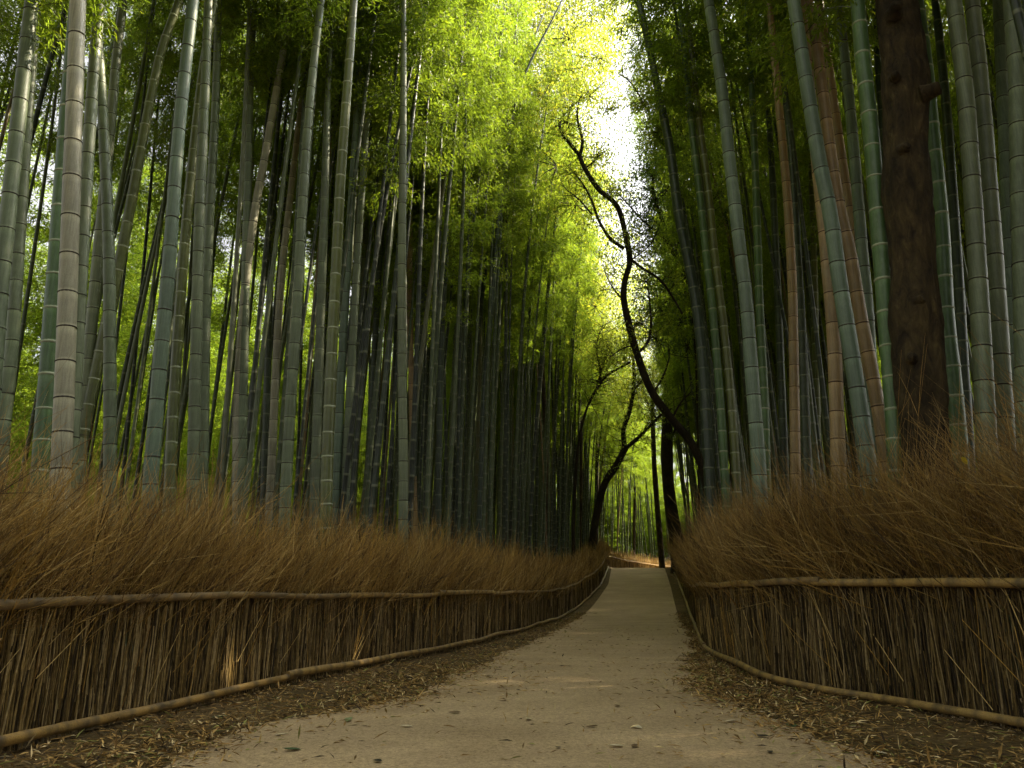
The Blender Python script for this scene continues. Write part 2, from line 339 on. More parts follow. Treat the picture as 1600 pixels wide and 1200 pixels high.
BROWN = np.array([[.37, .215, .042], [.46, .29, .075], [.22, .12, .025], [.60, .42, .15], [.09, .052, .016]])
def pick_cols(n, pal, p=None, jit=.18):
    c = pal[rng.choice(len(pal), n, p=p)]; return np.clip(c * rng.uniform(1 - jit, 1 + jit, (n, 1)), 0, 1)
def fence(line, height, brush, joints_top, joints_bot, label, shade_mul=1.0):     # vignette-like shade painted into the stick and brush colours; lower is darker
    p0, _, _ = line.get(line.len * .1)
    root = thing("brush_fence", (p0[0], p0[1], 0), label, "fence", "low brush fences along the path")
    def ob(mb, name, m):
        o = mb.obj(name, m, root); o.matrix_parent_inverse = Matrix.Translation(-root.location); return o
    # rails: bamboo poles laid end to end
    def rails(name, z, off, r, joints):
        js = [0] + joints + [line.len]
        for a, b in zip(js[:-1], js[1:]):
            b2 = b + .12; n = max(10, int((b2 - a) / .07)); t = np.linspace(a, min(b2, line.len), n)
            p, T, nn = line.get(t); wob = .006 * np.sin(t * 2.3 + a) + rng.normal() * .004
            wob = wob + rng.normal() * .007 + .01 * np.sin(t * 1.3 + a * 3); rr = r * U(.84, 1.12) * np.linspace(1.09, .91, n); node = np.zeros(n)
            k = int(3 + rng.integers(3))
            while k < n - 2:
                rr[k] *= 1.09; node[k] = .7; k += int(4 + rng.integers(3))
            P = np.concatenate([p + nn * (off + .004 * np.sin(t * 1.1))[:, None], (gz(p[:, 1]) + z + wob + .012 * np.sin(t * .9 + z * 9))[:, None]], 1)
            m = MB(); tubes(m, P[None], rr[None], 12, cap=True, node=node[None]); ob(m, name, RAIL)
    rails("top_rail", height, .055, .037, joints_top)
    rails("bottom_rail", .10, .075, .040, joints_bot)
    # upright sticks packed side by side
    m = MB()
    t = []
    for a, b, dens in ((0, 4, 50), (4, 17, 350), (17, 30, 165), (30, line.len, 70)): t.append(U(a, b, int((b - a) * dens)))
    t = np.concatenate(t); n = len(t); p, T, nn = line.get(t); M = 7
    far = np.clip((p[:, 1] - 12) / 30, 0, 1)
    off = -U(0, 1, n) ** 1.3 * .13; h = np.linspace(0, 1, M)[None, :]
    L = height + .06; lean = rng.normal(0, .065, n); leanout = rng.normal(0, .015, n); jit = rng.normal(0, .006, (n, M))
    z0 = np.where(rng.random(n) < .45, U(-.03, .06, n), U(.0, .6, n)); z1 = np.where(rng.random(n) < .55, L, np.minimum(L, z0 + U(.3, .8, n))); zz = z0[:, None] + (z1 - z0)[:, None] * h
    Pxy = p[:, None, :] + nn[:, None, :] * (off[:, None] + leanout[:, None] * h)[..., None] + T[:, None, :] * (lean[:, None] * (h * (z1 - z0)[:, None]) + jit)[..., None]
    P = np.concatenate([Pxy, (zz + gz(p[:, 1])[:, None])[..., None]], -1)
    R = (U(.0028, .0088, n) * (1 + 1.1 * far))[:, None] * rng.uniform(.62, 1.3, (n, M))
    tubes(m, P, R, 5, shade_mul * pick_cols(n, np.array([[.22, .145, .042], [.30, .205, .07], [.13, .082, .024], [.44, .32, .14], [.05, .033, .012]])))
    # loose slanting twigs caught in front of them
    n = 130; t = U(4, 26, n); p, T, nn = line.get(t); M = 5; h = np.linspace(0, 1, M)[None, :]; ln = U(.3, .95, n); sl = U(-.2, 1.0, n)
    Pxy = p[:, None, :] + nn[:, None, :] * (.01 + .03 * h * U(0, 1, n)[:, None])[..., None] + T[:, None, :] * (h * (ln * np.sin(sl))[:, None])[..., None]
    P = np.concatenate([Pxy, (gz(p[:, 1])[:, None] + U(.05, .5, n)[:, None] + h * (ln * np.cos(sl))[:, None])[..., None]], -1)
    tubes(m, P, np.full((n, M), .0035) * U(.7, 1.3, n)[:, None], 4, pick_cols(n, BROWN))
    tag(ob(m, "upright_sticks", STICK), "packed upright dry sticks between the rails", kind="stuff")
    # bushy brush standing out over the top rail
    m = MB(); t = []
    for a, b, dens in brush['dens']: t.append(U(a, min(b, line.len), int((min(b, line.len) - a) * dens)))
    t = np.concatenate(t); n = len(t); p, T, nn = line.get(t); M = 5; h = np.linspace(0, 1, M)[None, :]
    far = np.clip((p[:, 1] - 9) / 30, 0, 1); dep = U(0, 1, n)
    off = .03 - dep * brush['thick']; ln = brush['len'] * U(.55, 1.12, n) * (1 + .12 * np.sin(t * 1.7) + .08 * np.sin(t * 4.3)); ln *= np.where(rng.random(n) < .06, 1.25, 1)
    tuft = ((t + rng.normal(0, .12, n)) / .22).astype(int) * 3 + rng.integers(0, 3, n); tuft -= tuft.min(); nt_ = tuft.max() + 1
    t_lean, t_out, t_len, t_col = rng.normal(0, .2, nt_), rng.normal(0, .12, nt_), rng.uniform(.72, 1.12, nt_), rng.uniform(.7, 1.15, nt_)
    ln *= t_len[tuft] * np.where(p[:, 1] > 59, .55, 1) * (1 + brush.get('rise', 0) * np.clip((9.0 - p[:, 1]) / 3, 0, 1))
    lean = np.clip(rng.normal(brush['lean'], .3, n) + t_lean[tuft], -.6, 1.15); lout = rng.normal(.02, .2, n) - .18 * dep + t_out[tuft]
    zb = height - U(.05, .35, n) + dep * .12
    bend = rng.normal(.10, .13, n)[:, None] * h ** 2
    al = ln[:, None] * (h * np.sin(lean)[:, None] + bend); ou = ln[:, None] * h * np.sin(lout)[:, None] + ln[:, None] * rng.normal(0, .06, n)[:, None] * h ** 2
    up = ln[:, None] * (h * (np.cos(lean) * np.cos(lout))[:, None] - .25 * bend)
    Pxy = p[:, None, :] + nn[:, None, :] * (off[:, None] + ou)[..., None] + T[:, None, :] * al[..., None] + rng.normal(0, .014, (n, M, 2))
    P = np.concatenate([Pxy, (gz(p[:, 1])[:, None] + zb[:, None] + up)[..., None]], -1)
    r0 = U(.0018, .0046, n) * (1 + 1.6 * far)
    cols = t_col[tuft][:, None] * (.4 + .6 * shade_mul) * pick_cols(n, BROWN, [.30, .22, .24, .10, .14])
    thick = rng.random(n) < .07; r0 = np.where(thick, r0 * 1.9, r0)
    tubes(m, P, r0[:, None] * np.linspace(1, .35, M)[None, :], 3, cols)
    # side twigs
    for k in range(3):
        sel = rng.random(n) < (.95 - .5 * far); q = P[sel]; nn_ = len(q); i = rng.integers(1, 4, nn_)
        b0 = q[np.arange(nn_), i]; d = q[np.arange(nn_), i + 1] - b0; d /= np.linalg.norm(d, axis=1, keepdims=True)
        d2 = d + rng.normal(0, .42, (nn_, 3)); l2 = U(.14, .42, nn_) * brush['len']; d2[:, 2] += .12
        hh = np.linspace(0, 1, 3)[None, :, None]
        Q = b0[:, None, :] + d2[:, None, :] * l2[:, None, None] * hh + rng.normal(0, .02, (nn_, 1, 3)) * hh ** 2
        tubes(m, Q, (r0[sel] * .62)[:, None] * np.array([[1, .75, .3]]), 3, np.clip(cols[sel] * 1.12, 0, 1))
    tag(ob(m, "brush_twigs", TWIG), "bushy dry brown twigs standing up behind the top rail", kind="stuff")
    return root
def s_of_px(line, pxs, z):
    t = np.linspace(0, line.len, 3000); p, _, _ = line.get(t)
    X = np.array([proj((a, b, z + gz(b)))[0] if b > 1 else -9999 * line.side for a, b in p]); out = []
    for x in pxs: out.append(float(t[np.argmin(np.abs(X - x) + np.where(p[:, 1] > 45, 999, 0))]))
    return sorted(out)
jt = [3.9] + s_of_px(LL, (540, 680, 765, 850, 893), 1.0); jb = [5.0] + s_of_px(LL, (440, 735, 840, 895), .1)
jt += [x for x in np.arange(jt[-1] + 6, LL.len - 2, 6.0)]; jb += [x for x in np.arange(jb[-1] + 6, LL.len - 2, 6.0)]
fence(LL, 1.0, dict(thick=.75, len=1.22, lean=.36, dens=((0, 5, 130), (5, 12, 800), (12, 19, 560), (19, 32, 330), (32, 90, 160))), jt, jb,
      "brown brush fence with bamboo rails along the left side of the path", shade_mul=.82)
jt = [3.5] + s_of_px(RL, (1290, 1181, 1103), 1.15); jb = [3.0] + s_of_px(RL, (1197, 1107), .1)
jt += [x for x in np.arange(jt[-1] + 5, RL.len - 2, 6.0)]; jb += [x for x in np.arange(jb[-1] + 5, RL.len - 2, 6.0)]
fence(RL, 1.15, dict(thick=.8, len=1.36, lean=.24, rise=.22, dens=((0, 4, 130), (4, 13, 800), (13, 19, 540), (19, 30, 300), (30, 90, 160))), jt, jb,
      "darker brush fence with bamboo rails bulging towards the path on the right side", shade_mul=.55)
exec_marker = 0

# ------------------------------------------------------------------ bamboo
VAR = 6; HT = 19.5
BEND = [.15, .4, .9, 1.4, 2.2, 1.1]
def curve(z, k): return np.stack([BEND[k] * (z / HT) ** 2.6, .25 * np.sin(z * .23 + k) * (z / HT), z - BEND[k] * .10 * (z / HT) ** 5], -1)
def radius(z, r0=.07): return r0 * (1 - .25 * (z / HT) - .62 * (z / HT) ** 3)
def node_heights(h, first=.12, l0=.24, l1=.46):
    z = [first]
    while z[-1] < h: z.append(z[-1] + min(l1, l0 + .035 * z[-1]) * U(.93, 1.07))
    return np.array(z[:-1])
culm_mesh, crown_mesh = [], []
for k in range(VAR):
    zs, rr, nd = [-.3], [.075], [0]
    for z in node_heights(HT - .2):
        r = float(radius(z))
        zs += [z - .03, z - .012, z + .012, z + .03]; rr += [r, r * 1.07, r * 1.07, r]; nd += [0, 1, 1, 0]
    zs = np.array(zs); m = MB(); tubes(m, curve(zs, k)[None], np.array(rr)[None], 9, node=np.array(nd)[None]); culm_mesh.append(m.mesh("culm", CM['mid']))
    # crown: thin branches from the upper nodes, drooping sprays of leaves
    m = MB(); start = [10.8, 9.4, 11.2, 9.8, 8.4, 10.4][k]
    BP, LP, LD = [], [], []
    for z in node_heights(HT - .1, start, .3, .36):
        u = (z - start) / (HT - start); base = curve(np.array([z]), k)[0]; a0 = U(0, 6.28)
        for b in range(2 if rng.random() < .85 else 1):
            az = a0 + b * U(1.0, 2.2); ln = (1.55 * (1 - .72 * u) + .25) * U(.7, 1.15) * (0.55 + .45 * min(1, u * 5)); h = np.linspace(0, 1, 5)
            d = np.array([math.cos(az), math.sin(az)])
            pts = np.concatenate([base[:2] + d * (ln * h * .88)[:, None], (base[2] + ln * (.75 * h - .62 * h ** 2.2))[:, None]], 1)
            BP.append(pts)
            for q in range(int(16 * ln / 1.4) + 6):
                f = U(.25, 1.02); i = min(int(f * 4), 3); c = pts[i] + (pts[i + 1] - pts[i]) * (f * 4 - i) + rng.normal(0, .13, 3) * np.array([1, 1, .8])
                nl = 9; LP.append(c + rng.normal(0, .085, (nl, 3))); dd = np.array([d[0], d[1], -.35]) * .7 + rng.normal(0, .65, (nl, 3)) + np.array([0, 0, -.25]); LD.append(dd)
    BP = np.array(BP); tubes(m, BP, np.broadcast_to(np.linspace(.009, .003, 5), BP.shape[:2]), 3, np.full((len(BP), 3), .5), mat=1)
    LP = np.concatenate(LP); LD = np.concatenate(LD); n = len(LP); nn = unit(n); nn[:, 2] = np.abs(nn[:, 2]) + .5
    tint = np.clip(U(.65, 1.3, n)[:, None] * np.where(rng.random((n, 1)) < .08, np.array([[1.35, 1.12, .7]]), np.array([[1, 1, 1]])), 0, 2)
    leaves(m, LP, LD, nn, U(.11, .19, n), U(.024, .039, n), tint)
    crown_mesh.append(m.mesh("crown", [BAMBOO_LEAF, CM['olive']], smooth=False))

def ring_mesh(hh, dark):
    pr = [(-hh * 1.5, .995), (-hh, 1.06), (-hh * .2, 1.03 if dark else 1.07), (hh * .4, 1.075), (hh, 1.05), (hh * 1.5, .995)]
    m = MB(); P = np.array([[0, 0, z] for z, _ in pr]); tubes(m, P[None], np.array([[r for _, r in pr]]), 14)
    return m
RING = {k: ring_mesh(.5, k in ('dark', 'brown')).mesh("node_ring", RM[k]) for k in RM}

# measured culms: kind, depth-giving width, short name, label, pixel points from top to base
K = []
def key(kind, wd, short, label, *pts, depth=None): K.append((kind, wd, short, label, pts, depth))
key('grey', 23, "the leaning culm at the left edge", "pale grey-green thick culm leaning right out of the left picture edge", (50, 0), (35, 130), (13, 330), (-2, 480), (-24, 760))
key('grey', 19, "the shaded culm by the left edge", "shaded grey-green culm just behind the leaning one at the left edge", (58, 0), (45, 150), (28, 400), (17, 560), (8, 640), (-3, 770))
key('green', 24, "the bright green culm", "bright green thick culm with pale rings rising from the left brush", (120, 0), (103, 200), (88, 400), (71, 630), (60, 770))
key('beige', 27, "the beige culm", "pale beige thick culm with a rust stained base beside the green one", (122, 0), (115, 200), (108, 400), (99, 650), (92, 790), depth=7.6)
key('grey', 20, "the culm right of the beige one", "straight grey culm close behind the beige one with a sunlit edge", (156, 0), (145, 130), (128, 400), (113, 670), (106, 780))
key('grey', 17, "the grey culm behind the crossing pair", "grey culm leaning right behind the crossing pair in the left grove", (193, 0), (181, 100), (171, 220), (150, 430), (130, 660), (120, 780))
key('grey', 18, "the bent grey culm", "bent grey culm that curves upright between the beige and the slanting ones", (150, 0), (155, 90), (160, 170), (168, 330), (171, 450), (172, 650), (172, 770))
key('olive', 17, "the slanting olive culm", "olive culm with pale rings slanting steeply to the right across its neighbours", (280, 0), (247, 100), (208, 300), (187, 410), (150, 580), (127, 690), (108, 790))
key('teal', 21, "the smooth blue-grey culm", "smooth pale blue-grey culm leaning gently right with thin dark rings", (302, 0), (280, 200), (265, 400), (250, 567), (237, 730), (233, 790))
key('olive', 16, "the olive culm with white rings", "olive-green culm with bright white rings right beside the blue-grey one", (336, 0), (318, 100), (301, 250), (287, 400), (272, 620), (264, 790))
key('grey', 17, "the dim culm of the sunlit pair", "dim grey-green culm of the close pair with a sunlit partner", (326, 0), (320, 150), (312, 330), (308, 470), (304, 640), (301, 790), depth=11.4)
key('grey', 15, "the sunlit culm of the pair", "grey culm whose right edge catches the sun in the close pair", (342, 0), (336, 180), (328, 330), (322, 470), (319, 620), (316, 790))
key('grey', 14, "the grey culm behind the arching one", "straight grey culm passing behind the pale arching one", (398, 0), (391, 130), (387, 300), (384, 420), (380, 600), (377, 790))
key('beige', 14, "the pale arching culm", "slender pale culm arching to the right above a straight base", (456, 0), (434, 130), (413, 250), (398, 330), (386, 420), (377, 533), (371, 640), (371, 790))
key('dark', 11, "the dark ringed culm", "nearly black slim culm with pale rings between two pale culms", (441, 0), (434, 160), (427, 330), (420, 500), (415, 690), (412, 790))
key('beige', 12, "the slim pale culm", "slim pale culm, left one of the two paired straight pale culms", (492, 0), (470, 167), (451, 330), (441, 420), (433, 535), (426, 690), (421, 800))
key('grey', 16, "the pale culm with close dark rings", "pale grey culm with close dark rings, right one of the paired pale culms", (502, 0), (485, 150), (472, 330), (465, 470), (456, 600), (449, 720), (445, 800))
key('mid', 14, "the dim culm behind the yellow-green one", "dim green-grey culm standing left behind the yellow-green one", (521, 0), (513, 133), (507, 320), (502, 460), (496, 640), (491, 800))
key('olive', 17, "the yellow-green culm", "yellow-green culm with bright white rings and a sunlit right edge", (553, 0), (543, 133), (533, 267), (526, 400), (519, 540), (512, 700), (509, 810))
key('teal', 13, "the left culm of the grey trio", "blue-grey culm touching the yellow-green one, left of a grey trio", (567, 0), (560, 133), (552, 267), (544, 400), (536, 530), (529, 680), (523, 810))
key('grey', 13, "the middle culm of the grey trio", "grey culm in the middle of the tight grey trio", (594, 0), (583, 90), (572, 210), (562, 350), (555, 460), (547, 610), (540, 760), (538, 810))
key('grey', 10, "the right culm of the grey trio", "thinner grey culm on the right of the tight grey trio", (589, 100), (580, 210), (571, 370), (565, 470), (559, 600), (552, 780), (551, 810))
key('grey', 14, "the straight grey-green culm", "straight dull grey-green culm with dark rings beside the slim brownish one", (631, 0), (630, 200), (628, 400), (628, 560), (630, 700), (630, 820), depth=14)
key('tan', 10, "the brownish straight culm", "slim brownish straight culm beside a dull grey-green one", (641, 0), (642, 200), (640, 450), (643, 600), (646, 740), (647, 820))
key('dark', 10, "the dark culm leaning over the brownish one", "dark slim culm leaning right over the dull straight culm", (673, 0), (652, 80), (630, 130), (612, 240), (598, 340), (588, 500), (580, 660), (574, 815))
key('dark', 10, "the dark slanting culm", "nearly black culm slanting right, left of the tall upright dark one", (700, 20), (683, 120), (671, 260), (663, 390), (655, 520), (648, 680), (644, 820))
key('dark', 10, "the upright dark culm", "nearly black upright culm among the grey mid grove", (703, 0), (697, 170), (697, 380), (690, 520), (687, 640), (684, 830))
key('dark', 9, "the fanning dark culm", "dark thin culm fanning out to the right above the mid grove", (858, 40), (825, 105), (800, 185), (785, 270), (776, 370), (768, 480), (757, 600), (752, 740), (748, 840))
key('dark', 8, "the second fanning dark culm", "dark thin culm fanning right just under the longest fanning one", (835, 60), (806, 140), (790, 210), (772, 330), (756, 440), (744, 560), (735, 700), (730, 840))
key('mid', 7, "the thin lone culm", "thin lone culm rising clear against the bright yellow-green foliage", (846, 120), (838, 210), (830, 300), (822, 400), (815, 540), (810, 700), (806, 850))
# right grove
key('dark', 17, "the lone dark culm", "dark green thick culm leaning left alone against the bright sky gap", (997, 0), (1013, 67), (1030, 150), (1047, 233), (1060, 333), (1074, 400), (1090, 490), (1100, 590), (1108, 730), (1112, 830))
key('dark', 8, "the thin dark culm in the gap", "thin dark culm right behind the lone leaning dark one", (1052, 0), (1057, 133), (1063, 217), (1074, 340), (1085, 450), (1094, 600), (1099, 830))
key('green', 13, "the white-ringed green culm", "green culm with white rings near the left edge of the right grove", (1062, 0), (1077, 167), (1093, 300), (1103, 395), (1115, 500), (1127, 650), (1134, 770), (1137, 840))
key('olive', 13, "the plain olive culm", "plain olive culm close beside the white-ringed green one", (1073, 0), (1090, 167), (1107, 300), (1117, 400), (1134, 540), (1147, 690), (1154, 830))
key('teal', 21, "the broad blue-grey culm", "broad blue-grey culm leaning left with thin dark rings and dim sides", (1107, 0), (1127, 133), (1140, 250), (1157, 396), (1166, 470), (1176, 600), (1185, 720), (1190, 820))
key('dark', 8, "the thin dark culm", "thin dark culm crossing the top right of the broad blue-grey one", (1143, 0), (1153, 167), (1160, 300), (1168, 470), (1176, 650), (1182, 830))
key('green', 13, "the ringed mid-green culm", "mid-green ringed culm right of the broad blue-grey one", (1167, 0), (1176, 167), (1182, 320), (1187, 480), (1194, 620), (1199, 820))
key('dark', 12, "the dark ringed culm near the tan one", "dark green culm with faint rings left of the slim tan one", (1180, 0), (1197, 133), (1206, 260), (1214, 430), (1221, 600), (1229, 820))
key('dark', 14, "the deep green culm", "deep green culm with pale rings between the slim and the thick tan ones", (1212, 0), (1227, 150), (1239, 267), (1246, 400), (1254, 540), (1260, 700), (1264, 810))
key('tan', 15, "the slim tan culm", "slim straight tan culm rising from the front of the right brush", (1212, 110), (1222, 217), (1231, 320), (1238, 450), (1241, 600), (1243, 740), (1244, 800))
key('olive', 11, "the small white-ringed culm", "slim olive culm with close white rings beside the slim tan one", (1256, 100), (1266, 250), (1272, 400), (1274, 520), (1276, 640), (1277, 790))
key('teal', 24, "the long pale blue-green culm", "long pale blue-green culm leaning left across the tan ones", (1240, 0), (1258, 117), (1280, 250), (1297, 333), (1312, 440), (1329, 545), (1344, 640), (1356, 730), (1364, 800), depth=8.6)
key('tan', 20, "the slanting tan culm", "tan culm slanting left alongside the long pale blue-green one", (1262, 0), (1277, 80), (1297, 233), (1310, 317), (1329, 400), (1344, 490), (1360, 570), (1377, 667), (1388, 750), (1394, 800))
key('tan', 17, "the crossing tan culm", "tan-brown culm passing behind the slanting tan one near the top", (1280, 0), (1292, 83), (1308, 200), (1320, 283), (1329, 340), (1341, 440), (1352, 560), (1362, 700), (1367, 800))
key('tan', 21, "the red-brown culm", "thick red-brown culm standing upright behind the pale blue-green one", (1266, 150), (1280, 280), (1294, 420), (1303, 530), (1308, 660), (1311, 760), (1312, 810), depth=9.8)
key('teal', 18, "the grey-teal culm", "dim grey-teal culm right of the crossing tan ones", (1310, 0), (1323, 117), (1334, 233), (1347, 390), (1355, 480), (1362, 600), (1370, 800))
key('green', 26, "the thick green culm by the trunk", "thick dull green culm close to the left of the brown tree trunk", (1340, 0), (1347, 83), (1360, 200), (1377, 397), (1388, 530), (1398, 650), (1404, 780), depth=8.4)
key('dark', 14, "the dark culm left of the trunk", "dark green ringed culm half hidden between thick green one and brown trunk", (1366, 0), (1373, 117), (1382, 233), (1392, 400), (1400, 580), (1408, 790))
key('green', 22, "the green culm right of the trunk", "green culm with pale rings close to the right of the brown tree trunk", (1433, 0), (1447, 100), (1460, 233), (1471, 340), (1480, 500), (1490, 590), (1498, 680), (1504, 780), depth=9.2)
key('dark', 16, "the nearly black culm", "nearly black culm between the trunk side green and the broad grey ones", (1461, 0), (1477, 150), (1487, 283), (1497, 430), (1505, 570), (1512, 680), (1517, 790))
key('grey', 27, "the broad dim grey culm", "broad dim grey culm, first thick one right of the nearly black culm", (1490, 0), (1507, 133), (1515, 233), (1526, 400), (1534, 540), (1541, 680), (1545, 760), depth=8.2)
key('grey', 25, "the second broad grey culm", "broad grey culm overlapping its dim neighbour, second from the nearly black one", (1519, 0), (1533, 133), (1545, 280), (1556, 430), (1564, 560), (1571, 680), (1574, 760), depth=8.6)
key('teal', 20, "the slim culm near the right edge", "slimmer blue-grey culm between two broad ones near the right picture edge", (1560, 0), (1567, 150), (1573, 290), (1579, 450), (1584, 560), (1588, 680), (1591, 770))
key('grey', 28, "the culm at the right edge", "broad dim green-grey culm cut by the right picture edge", (1581, 0), (1590, 133), (1594, 300), (1599, 450), (1603, 600), (1608, 750), depth=8.0)

RINGS = {'grey': 'dark', 'green': 'pale', 'olive': 'pale', 'dark': 'dim', 'tan': 'brown', 'beige': 'dark', 'teal': 'dark', 'mid': 'dim'}
KEYED = []
GROUP_L, GROUP_R = "bamboos of the left grove", "bamboos of the right grove"
for kind, wd, short, label, pts, dep in K:
    d = dep or 1200 * .165 / wd
    left = pts[-1][0] < 950
    fl = LL if left else RL                      # keep it behind its fence
    pp = fl.P[fl.P[:, 1] > 2.5]; fpx = 800 + F * pp[:, 0] / (pp[:, 1] * math.cos(PITCH)); pp = pp[pp[:, 1] < 45]
    fy = max([pp[i, 1] for i in range(len(pp)) if abs(fpx[i] - pts[-1][0]) < 14] or [6.5]) if left else max([pp[i, 1] for i in range(len(pp)) if abs(fpx[i] - pts[-1][0]) < 10 and pp[i, 1] < 20] or [6.5])
    d = max(d, fy + .9)
    p_top, p_bot = np.array(pts[0]), np.array(pts[-1])
    # depth ahead; culms lean a little towards the path so keep one vertical plane
    W3 = np.array([at(px, py, d * 1.0) for px, py in pts[::-1]])
    scale_d = lambda p: p[1] * math.cos(PITCH) + (p[2] - EYE) * math.sin(PITCH)
    r0 = wd * 1.14 / F * scale_d(W3[1]) / 2
    base_dir = W3[0] - W3[1]; base_dir /= base_dir[2]
    b = W3[0] + base_dir * (gz(d) - W3[0][2])
    if abs(b[0] - W3[0][0]) > 1: b[0] = W3[0][0]
    up = W3[-1] - W3[-2]; up /= np.linalg.norm(up)
    topz = W3[-1][2]; H = max(18.5 * U(.92, 1.05), topz + 2.0)
    ext = [W3[-1] + up * (H - topz) * f for f in (.35, .7, 1)]
    line = smoothline(np.vstack([b[None], W3, ext]), 90)
    zt = line[:, 2]
    root = thing("bamboo", tuple(b), label, "bamboo", GROUP_L if left else GROUP_R)
    inv = Matrix.Translation(-root.location)
    cen = lambda z: np.stack([np.interp(z, zt, line[:, i]) for i in range(3)], -1)
    nh = node_heights(H - .3 - b[2], .15, .27, .45) + b[2]
    zs = np.sort(np.r_[b[2] - .25, np.linspace(b[2], H, 60), nh, nh - .03, nh - .11, nh + .035])
    tap = lambda z: r0 * (1 - .10 * np.clip((z - b[2]) / 6, 0, 1) - .75 * np.clip((z - 5) / (H - 5), 0, 1) ** 2)
    m = MB(); rad = tap(zs) * (1 + .012 * np.sin(zs * 5))
    tubes(m, (cen(zs) - b)[None], rad[None], 14)
    below = np.min(np.where(nh[None] >= zs[:, None] - 1e-6, nh[None] - zs[:, None], 9), 1); above = np.min(np.where(zs[:, None] > nh[None] + 1e-6, zs[:, None] - nh[None], 9), 1)
    bl = 1 + U(.25, .6) * np.clip(1 - below / .11, 0, 1) - .22 * np.clip(1 - above / .12, 0, 1)
    m.c[0] = np.repeat(bl, 14)[:, None] * np.array([[1, 1, 1.03]]) * (1 + .1 * np.sin(np.repeat(zs, 14) * 1.7 + wd))[:, None]
    cu = link("culm", m.mesh("culm", CM[kind]), root)
    rk = RINGS[kind]; hgt = .011 if rk in ('dark', 'brown') else .02
    for z in nh:
        if z < 1.3 or z > topz + .6: continue
        c = cen(z); t_ = cen(z + .05) - cen(z - .05); q = Vector(t_).to_track_quat('Z', 'Y')
        o = link("node_ring", RING[rk], cu); o.location = Vector(c - b); o.rotation_euler = q.to_euler(); r = float(tap(z)); o.scale = (r, r, hgt * U(.85, 1.2))
    k = int(rng.integers(0, 2)); o = link("crown", crown_mesh[k], root)
    q = Vector(up).to_track_quat('Z', 'Y'); foot = W3[-1] - up * (topz - b[2]) / up[2]
    zs_min = max(0, topz + .8 - 9.4)
    o.location = Vector(foot - b) + Vector((0, 0, min(zs_min, 3.0) if d < 17 else -.5)); o.rotation_euler = (q @ Euler((0, 0, U(0, 6.28))).to_quaternion()).to_euler(); o.scale = (1, 1, .9)
    mid = proj(W3[0]); KEYED.append((np.mean([p[0] for p in pts if 200 < p[1] < 800]), d, short, left))

# the rest of both groves: individuals where the photo shows them largest, one mass behind
pts = []
def clear(x, y):
    if y < 67:
        yl, yr = LL.x_at(min(y, 60)), RL.x_at(min(y, 62)); return x < yl - 1.0 or x > yr + 1.0
    c1 = np.interp(x, [8, 13, 20], [65.5, 72.5, 79]); c2 = np.interp(x, [13, 17, 25], [63, 68.5, 74])
    return y > c1 + 1 or (x > 13 and y < c2 - 1)
cell = {}
tries = 0
while tries < 34000:
    tries += 1
    y = U(-14, 100); x = U(-48, 62)
    if not clear(x, y): continue
    inview = y > 3 and abs(x) < .70 * y + 2
    px = 800 + F * x / max(y, .1)
    if -500 < px < 1750 and 0 < y < (13.5 if px < 600 else 14 if px < 1000 else 14 if px > 1180 else 15.5): continue
    if not inview and y < 3 and abs(x) > 26: continue
    px = 800 + F * x / max(y, .1)
    fd = (LL.x_at(min(y, 60)) - x) if x < LL.x_at(min(y, 60)) else (x - RL.x_at(min(y, 62)))
    f0 = 15 if (x > 0 and px > 1560) else 10 if px < 330 or (x > 0 and y > 25) else 7
    if y < 66 and fd > f0 and rng.random() < min(1, (fd - f0) / 4): continue
    mind = (.5 if fd < 4 and x < LL.x_at(y) else .62 if fd < 5 else .85) if y < 42 and px < 1000 else (.8 if px < 1330 else 1.0) if y < 30 else .72 if y < 60 else 1.05 if y < 77 else 2.6
    if x > 0 and (px > 1560 or not inview): mind = .78
    elif not inview: mind = 1.5
    g = (int(x // 1.5), int(y // 1.5)); ok = True
    for i in (-1, 0, 1):
        for j in (-1, 0, 1):
            for (a, b_) in cell.get((g[0] + i, g[1] + j), ()):
                if (a - x) ** 2 + (b_ - y) ** 2 < mind * mind: ok = False
    if ok:
        cell.setdefault(g, []).append((x, y)); pts.append((x, y, inview))
print("bamboo points", len(pts))
def pose(x, y):
    yc = min(y, 62); pathx = (LL.x_at(yc) + RL.x_at(yc)) / 2; to = 0 if x < pathx else math.pi
    dist = abs(x - (LL.x_at(yc) if x < pathx else RL.x_at(yc)))
    lean = abs(rng.normal(.024 if dist > 4 else .04, .026)); phi = to + rng.normal(0, .95)
    k = int(rng.integers(0, VAR)) if y > 40 or rng.random() < .12 else int(rng.choice([0, 2, 5])); q = Euler((0, 0, phi)).to_quaternion() @ Euler((0, lean, 0)).to_quaternion()
    s = U(.5, .92) if y < 24 else U(.55, 1.05); hz = U(.86, 1.08) if y > 40 else U(1.02, 1.18)
    return k, q.to_euler(), (s, s, hz), lean, phi, s
pts.sort(key=lambda p: p[1] if p[2] else 999)
N_IND = 298 - len(KEYED)
ind, rest = pts[:N_IND], pts[N_IND:]
used = {}; PROTO_C = {}; PROTO_F = {}
